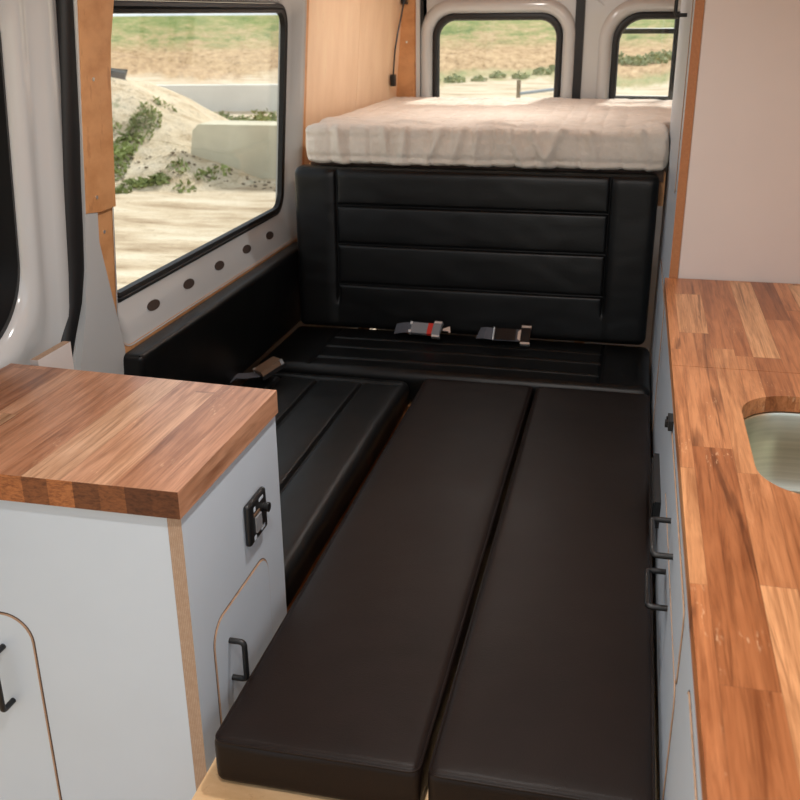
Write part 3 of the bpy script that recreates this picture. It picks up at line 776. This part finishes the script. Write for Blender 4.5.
# ------------------------------------------------------------------ power cord in the corner
bm0 = new(); rbox(bm0, -1.079, -1.056, 4.460, 4.490, 1.247, 1.297, .004, .02)
pc = thing('power_cord', 'black cord with small plug box hanging in the rear left plywood corner', 'cord', (-1.068, 4.475, 1.247))
obj('plug_box', bm0, M['black'], pc, smooth=True)
bm = new(); tube(bm, [(-1.067, 4.476, 1.296), (-1.065, 4.478, 1.33), (-1.061, 4.488, 1.40), (-1.052, 4.505, 1.47), (-1.041, 4.53, 1.54), (-1.034, 4.555, 1.60), (-1.028, 4.575, 1.70)], .0038, 8); obj('cord', bm, M['black'], pc, smooth=True)
bm = new(); box(bm, -1.046, -1.022, 4.553, 4.587, 1.588, 1.625); obj('clip', bm, M['black'], pc, bevel=.003)

# ------------------------------------------------------------------ seat belts
def obox(bm, c, ax, ay, az, dx, dy, dz):
    c = Vector(c); box(bm, -dx, dx, -dy, dy, -dz, dz, 0, lambda x, y, z: c + ax * x + ay * y + az * z)
def frame(rotz, tilt):
    R = Matrix.Rotation(rotz, 3, 'Z') @ Matrix.Rotation(tilt, 3, 'X')
    return R @ Vector((1, 0, 0)), R @ Vector((0, 1, 0)), R @ Vector((0, 0, 1))
def strap(bm, pts, nrm, w, th):
    """flat strap along pts; w half-width"""
    pts = [Vector(p) for p in pts]; rings = []
    for i, p in enumerate(pts):
        t = (pts[min(i + 1, len(pts) - 1)] - pts[max(i - 1, 0)]).normalized()
        n = (nrm - t * nrm.dot(t)).normalized(); s = t.cross(n)
        rings.append([p + s * w - n * th, p + s * w + n * th, p - s * w + n * th, p - s * w - n * th])
    loops(bm, rings, cap0=True, cap1=True)
# rear left buckle: grey body, red push button, chrome end
b = thing('seat_belt', 'grey seat belt buckle with red button lying on the rear bench', 'seat belt', (-.66, 3.205, .49), 'seat belts on the bench')
ax, ay, az = frame(-.10, .75); c = Vector((-.655, 3.186, .530))
bm = new(); obox(bm, c - ax * .020, ax, ay, az, .030, .021, .006); obj('buckle', bm, M['greybuckle'], b, bevel=.003, smooth=True)
bm = new(); obox(bm, c + ax * .0185, ax, ay, az, .0085, .0212, .0068); obj('release_button', bm, M['red'], b, label='red release button', bevel=.001)
bm = new(); obox(bm, c + ax * .042, ax, ay, az, .014, .024, .007); obj('cover_plate', bm, M['greybuckle'], b, bevel=.002)
for s in (-1, 1):
    bm = new(); obox(bm, c + ax * .044 + ay * .027 * s, ax, ay, az, .014, .004, .0075); obj('chrome_edge', bm, M['chrome'], b, bevel=.001, label='chrome edge')
for s in (-1, 1):
    bm = new(); obox(bm, c - ax * .052 + ay * .017 * s, ax, ay, az, .004, .005, .008); obj('rivet', bm, M['chrome'], b, bevel=.001, label='chrome rivet')
bm = new(); strap(bm, [c - ax * .05, c - ax * .075 + Vector((0, .01, -.004)), c - ax * .10 + Vector((0, .02, -.012)), c - ax * .115 + Vector((0, .026, -.018))], az, .021, .0012); obj('webbing', bm, M['web'], b)
# right belt
b = thing('seat_belt', 'dark webbing seat belt with chrome tongue on the right of the rear bench', 'seat belt', (-.38, 3.20, .49), 'seat belts on the bench')
ax, ay, az = frame(.0, .75); c = Vector((-.385, 3.184, .528))
bm = new(); strap(bm, [c - ax * .085 + Vector((0, .02, -.006)), c - ax * .06 + Vector((0, .004, .001)), c - ax * .02 - Vector((0, 0, .001)), c + ax * .02, c + ax * .06 + Vector((0, -.002, .0))], az, .023, .0014); obj('webbing', bm, M['web'], b)
bm = new(); obox(bm, c + ax * .010, ax, ay, az, .036, .022, .004); obj('sleeve', bm, M['black'], b, bevel=.002)
bm = new(); tube(bm, arc([c - ax * .030 + ay * .025 + az * .003, c - ax * .030 - ay * .025 + az * .003], .001), .0025, 8); obj('slide_bar', bm, M['chrome'], b, label='thin chrome bar')
bm = new(); obox(bm, c + ax * .078, ax, ay, az, .016, .028, .006); obj('buckle', bm, M['black'], b, bevel=.002)
for s in (-1, 1):
    bm = new(); obox(bm, c + ax * .079 + ay * .032 * s, ax, ay, az, .016, .004, .007); obj('chrome_edge', bm, M['chrome'], b, bevel=.001, label='chrome edge')
bm = new(); prism(bm, [(.052, -.016), (.062, -.022), (.062, .022), (.052, .012)], lambda u, v, w: c + ax * u + ay * v + az * w, .002, .005); obj('tongue', bm, M['chrome'], b, label='chrome tongue')
# small bright tongue between them
bm = new()
ax, ay, az = frame(.25, .8); c = Vector((-.585, 3.222, .520))
prism(bm, [(-.016, -.004), (.004, -.007), (.006, -.014), (.012, -.012), (.011, .012), (.004, .009), (-.014, .003)], lambda u, v, w: c + ax * u + ay * v + az * w, 0, .004)
one('belt_tongue', bm, M['chrome'], 'small bare metal belt tongue in the crease between the two rear belts', 'seat belt', base=c)
# side bench buckle
b = thing('seat_belt', 'brownish seat belt buckle lying at the back corner of the side bench', 'seat belt', (-1.07, 2.80, .48), 'seat belts on the bench')
ax, ay, az = frame(.55, -.35); c = Vector((-1.070, 2.745, .516))
ax = Vector((.62, .70, .35)).normalized(); ay = Vector((-.72, .69, -.1)).normalized(); ay = (ay - ax * ay.dot(ax)).normalized(); az = ax.cross(ay)
bm = new(); obox(bm, c, ax, ay, az, .040, .031, .008); obj('buckle', bm, M['brownbuckle'], b, bevel=.003, smooth=True)
bm = new(); obox(bm, c - az * .012, ax, ay, az, .045, .035, .006); obj('buckle_back', bm, M['black'], b, bevel=.003)
for s in (-1, 1):
    bm = new(); obox(bm, c + ax * (.036 * s) - ay * .028 * s, ax, ay, az, .005, .004, .009); obj('rivet', bm, M['chrome'], b, bevel=.001, label='chrome rivet')
bm = new(); strap(bm, [c - ax * .03 - az * .01, c - ax * .05 - Vector((.03, 0, .006)), c + Vector((-.10, -.05, -.022)), c + Vector((-.115, -.085, -.030))], Vector((0, 0, 1)), .022, .0014); obj('webbing', bm, M['web'], b)

# ------------------------------------------------------------------ outside
def gh(x, y):
    r = math.hypot(x, y)
    h = -.6 + .03 * noise.noise(Vector((x * .5, y * .5, 0))) * sst(3, 8, r)
    h += .22 * sst(34, 62, r) + 1.86 * sst(60, 128, r) + .10 * sst(30, 60, r) * noise.noise(Vector((x * .06, y * .06, 3)))
    return h
bm = new(); rings = []
rad = [1.0]
while rad[-1] < 190: rad.append(rad[-1] * 1.045)
for r in rad:
    rings.append([Vector((r * math.sin(t * 2 * PI / 160), 1.5 + r * math.cos(t * 2 * PI / 160), gh(r * math.sin(t * 2 * PI / 160), 1.5 + r * math.cos(t * 2 * PI / 160)))) for t in range(160)])
loops(bm, rings, cap0=True); o = struct('ground', bm, M['ground'], smooth=True)

def moundh(x, y):
    ax, ay, bx, by = -8.2, 14.6, -8.4, 16.3
    t = max(0, min(1, ((x - ax) * (bx - ax) + (y - ay) * (by - ay)) / ((bx - ax) ** 2 + (by - ay) ** 2)))
    d = math.hypot(x - ax - t * (bx - ax), y - ay - t * (by - ay))
    H = 1.34 - .20 * t
    k = max(0, 1 - d / (3.3 - .7 * t))
    h = H * (k ** 1.25 * .55 + sst(0, 1, k) * .45)
    # spoil heaped against the barrier
    d2 = math.hypot(x + 6.2, (y - 12.9) * 1.2); h = max(h, .42 * max(0, 1 - d2 / 1.3) ** 1.1)
    return h + (.09 * noise.noise(Vector((x * 1.1, y * 1.1, 2))) + .035 * noise.noise(Vector((x * 3.5, y * 3.5, 7)))) * sst(0, .25, h)
bm = new(); nx, ny = 96, 100
G = [[bm.verts.new((-12.2 + i * .08, 10.9 + j * .11, gh(-12.2 + i * .08, 10.9 + j * .11) - .03 + moundh(-12.2 + i * .08, 10.9 + j * .11))) for j in range(ny)] for i in range(nx)]
for i in range(nx - 1):
    for j in range(ny - 1):
        a, b = -12.2 + i * .08, 10.9 + j * .11
        if max(moundh(a, b), moundh(a + .08, b + .11), moundh(a + .08, b), moundh(a, b + .11)) > .004:
            bm.faces.new((G[i][j], G[i + 1][j], G[i + 1][j + 1], G[i][j + 1]))
bmesh.ops.delete(bm, geom=[v for v in bm.verts if not v.link_faces], context='VERTS')
one('sand_heap', bm, M['sand'], 'big pale sand heap with weeds outside the side window', 'sand heap', base=(-8.5, 16, -.6), smooth=True, auto=3)
# concrete barrier
bm = new()
bp = [(-5.98, -.62), (-2.6, -.62), (-2.6, .12), (-5.90, .12)]
prism(bm, [(-6.16, -.64), (-2.4, -.64), (-2.4, .125), (-5.98, .125), (-6.07, .04)], lambda x, z, w: Vector((x, w + .10 * (.125 - z) * (-1 if w < 13.4 else 1), z)), 13.22, 13.78)
one('concrete_barrier', bm, M['concrete'], 'grey concrete barrier block beside the sand heap', 'barrier', bevel=.02, smooth=True)
# low pale wall and grass behind
bm = new(); A = Vector((-14.5, 21.8, 0)); B = Vector((-6.0, 23.6, 0))
dv = (B - A).normalized(); nv = Vector((-dv.y, dv.x, 0))
prism(bm, [(0, -.62), ((B - A).length, -.62), ((B - A).length, .0), (0, .0)], lambda u, z, w: A + dv * u + nv * w + Vector((0, 0, z)), 0, .3)
one('low_wall', bm, M['palewall'], 'low pale concrete wall far behind the sand heap', 'wall')
def leaves(bm, c, n, rx, ry, h, size, hf=None):
    for k in range(n):
        a = random.random() * 2 * PI; q = random.random() ** .5
        x = c[0] + rx * q * math.cos(a); y = c[1] + ry * q * math.sin(a)
        z0 = hf(x, y) if hf else c[2]
        z = z0 + random.random() * h * (1 - .6 * q)
        s = size * random.uniform(.6, 1.4); d = Vector((random.uniform(-1, 1), random.uniform(-1, 1), random.uniform(.1, 1))).normalized() * s
        e = d.cross(Vector((random.uniform(-1, 1), random.uniform(-1, 1), random.uniform(-1, 1)))).normalized() * s * .4
        p = Vector((x, y, z))
        bm.faces.new([bm.verts.new(v) for v in (p - d, p + e, p + d, p - e)])
hm = lambda x, y: gh(x, y) - .03 + moundh(x, y)
bm = new()
WEEDS = []
for x, y in ((-6.91, 12.32), (-6.99, 12.68), (-7.04, 12.91), (-7.01, 13.09), (-6.99, 13.33), (-7.04, 13.58), (-7.02, 13.74), (-7.01, 12.53)): WEEDS.append((x, y, .22, .26, 75))
for x, y in ((-6.52, 12.03), (-6.36, 12.05), (-6.21, 12.10), (-6.12, 12.17), (-6.63, 11.72), (-6.47, 11.75)): WEEDS.append((x, y,   .16, .12, 55))
for x, y in ((-7.39, 13.34), (-7.11, 14.01), (-7.09, 14.49), (-5.62, 12.5), (-5.71, 12.04), (-5.51, 12.76), (-6.0, 12.5)): WEEDS.append((x, y, .16, .16, 30))
for (x, y, rx, ry, n) in WEEDS: leaves(bm, (x, y, 0), n, rx, ry, .09, .05, hm)
if WEEDS: one('weeds', bm, M['leaf'], 'green weeds growing on the sand heap slope', 'weeds', kind='stuff', base=(-7.5, 13, -.3))
bm = new()
for k in range(26): leaves(bm, (-9.4 + k * .22, 20.4 + .25 * random.random(), 0), 60, .35, .35, .22 + .10 * math.sin(k), .07, lambda x, y: gh(x, y))
one('grass_verge', bm, M['leaf'], 'strip of green grass behind the concrete barrier', 'grass', kind='stuff', base=(-7, 20, -.6))
# rubble at the foot of the barrier
bm = new()
for k in range(70):
    x = random.uniform(-6.9, -4.2); y = random.uniform(12.25, 13.0); s = random.uniform(.010, .03)
    bmesh.ops.create_icosphere(bm, subdivisions=1, radius=s, matrix=Matrix.Translation((x, y, gh(x, y) - .03 + max(.03, moundh(x, y)) + s * .3)) @ Matrix.Rotation(random.random() * 3, 4, 'Z') @ Matrix.Diagonal((1.3, .9, .7, 1)))
one('rubble', bm, M['stone'], 'scattered rubble along the foot of the concrete barrier', 'rubble', kind='stuff', base=(-5.5, 12.6, -.6))
bm = new(); box(bm, -.15, .15, -.10, .10, -.055, .055)
zz = hm(-8.05, 14.85) + .05
bmesh.ops.rotate(bm, verts=bm.verts, cent=(0, 0, 0), matrix=Matrix.Rotation(.22, 3, 'Y') @ Matrix.Rotation(.5, 3, 'Z')); bmesh.ops.translate(bm, verts=bm.verts, vec=(-8.05, 14.85, zz))
one('dark_block', bm, M['darkstone'], 'dark block lying on top of the sand heap', 'block', bevel=.03)
# shrubs behind the van
def shrub(x, y, s, label):
    bm = new(); z = gh(x, y)
    leaves(bm, (x, y, z), int(200), s * .75, s * .75, s * .62, s * .13)
    t = one('shrub', bm, M['bushleaf'], label, 'shrub', 'shrubs along the field track', base=(x, y, z))
SH = [(-5.9, 33.6, .50), (-5.25, 34.5, .38), (-4.85, 36.2, .42), (-4.0, 36.0, .45), (-3.45, 38.0, .50), (-3.0, 40.5, .62), (-2.35, 42.5, .7), (-6.6, 32.8, .45)]
ORD = ['first', 'second', 'third', 'fourth', 'fifth', 'sixth', 'seventh', 'eighth']
for k, (x, y, s) in enumerate(sorted(SH, key=lambda q: q[0] / q[1])): shrub(x, y, s, ORD[k] + ' small green shrub from the left in the left rear window')
SH2 = [(-.75, 45.5, .75), (-.15, 44.0, .8), (.55, 45.5, .85), (1.15, 48.0, .8), (-1.5, 44.2, .6)]
for k, (x, y, s) in enumerate(sorted(SH2, key=lambda q: q[0] / q[1])): shrub(x, y, s, ORD[k] + ' green shrub from the left in the right rear window')
# barrier rail
rl = thing('gate_rail', 'short post with pale blue rail outside the left rear window', 'rail', (-2.55, 22.6, -.6))
bm = new(); tube(bm, [(-2.55, 22.6, -.62), (-2.55, 22.6, .17)], .045, 8); obj('post', bm, M['stone'], rl)
bm = new(); tube(bm, [(-2.55, 22.6, -.12), (-.6, 23.0, .10)], .035, 8); obj('bar', bm, M['galv'], rl)
bm = new(); tube(bm, [(-.6, 23.0, -.62), (-.6, 23.0, .2)], .05, 8); obj('post', bm, M['stone'], rl)

# ------------------------------------------------------------------ light
W = bpy.data.worlds.new('sky'); S.world = W; W.use_nodes = True
bg = W.node_tree.nodes['Background']; bg.inputs[0].default_value = (.86, .93, 1.0, 1); bg.inputs[1].default_value = .85
sun = bpy.data.lights.new('sun', 'SUN'); sun.energy = 3.7; sun.angle = .12; sun.color = (1, .95, .88)
so = bpy.data.objects.new('sun', sun); COL.objects.link(so)
so.rotation_euler = Vector((-.15, -.79, -.57)).to_track_quat('-Z', 'Y').to_euler()
# unseen ceiling lamps, added to brighten the interior
def add_fill(x, y, p, where):
    t = thing('fill_lamp', 'added round fill lamp, out of view, ' + where, 'lamp', (x, y, 1.905), 'added fill lamps')
    bm = new(); cyl(bm, (x, y, 1.908), (0, 0, 1), .035, .012, 24); obj('housing', bm, M['fill_lens'], t)
    L = bpy.data.lights.new('fill_light', 'AREA'); L.shape = 'DISK'; L.size = .07; L.energy = p; L.color = (1, .97, .93)
    o = bpy.data.objects.new('fill_light', L); COL.objects.link(o); o.location = (x, y, 1.90)
add_fill(-.25, .5, 7.5, 'in the ceiling nearest the camera')
add_fill(-.25, 1.6, 7.5, 'in the ceiling above the aisle cushions')
add_fill(-.5, 3.75, 3.8, 'in the ceiling above the mattress')

S.view_settings.view_transform = 'Standard'; S.view_settings.look = 'None'
S.view_settings.gamma = 1; S.view_settings.exposure = 0.45; S.view_settings.use_curve_mapping = False
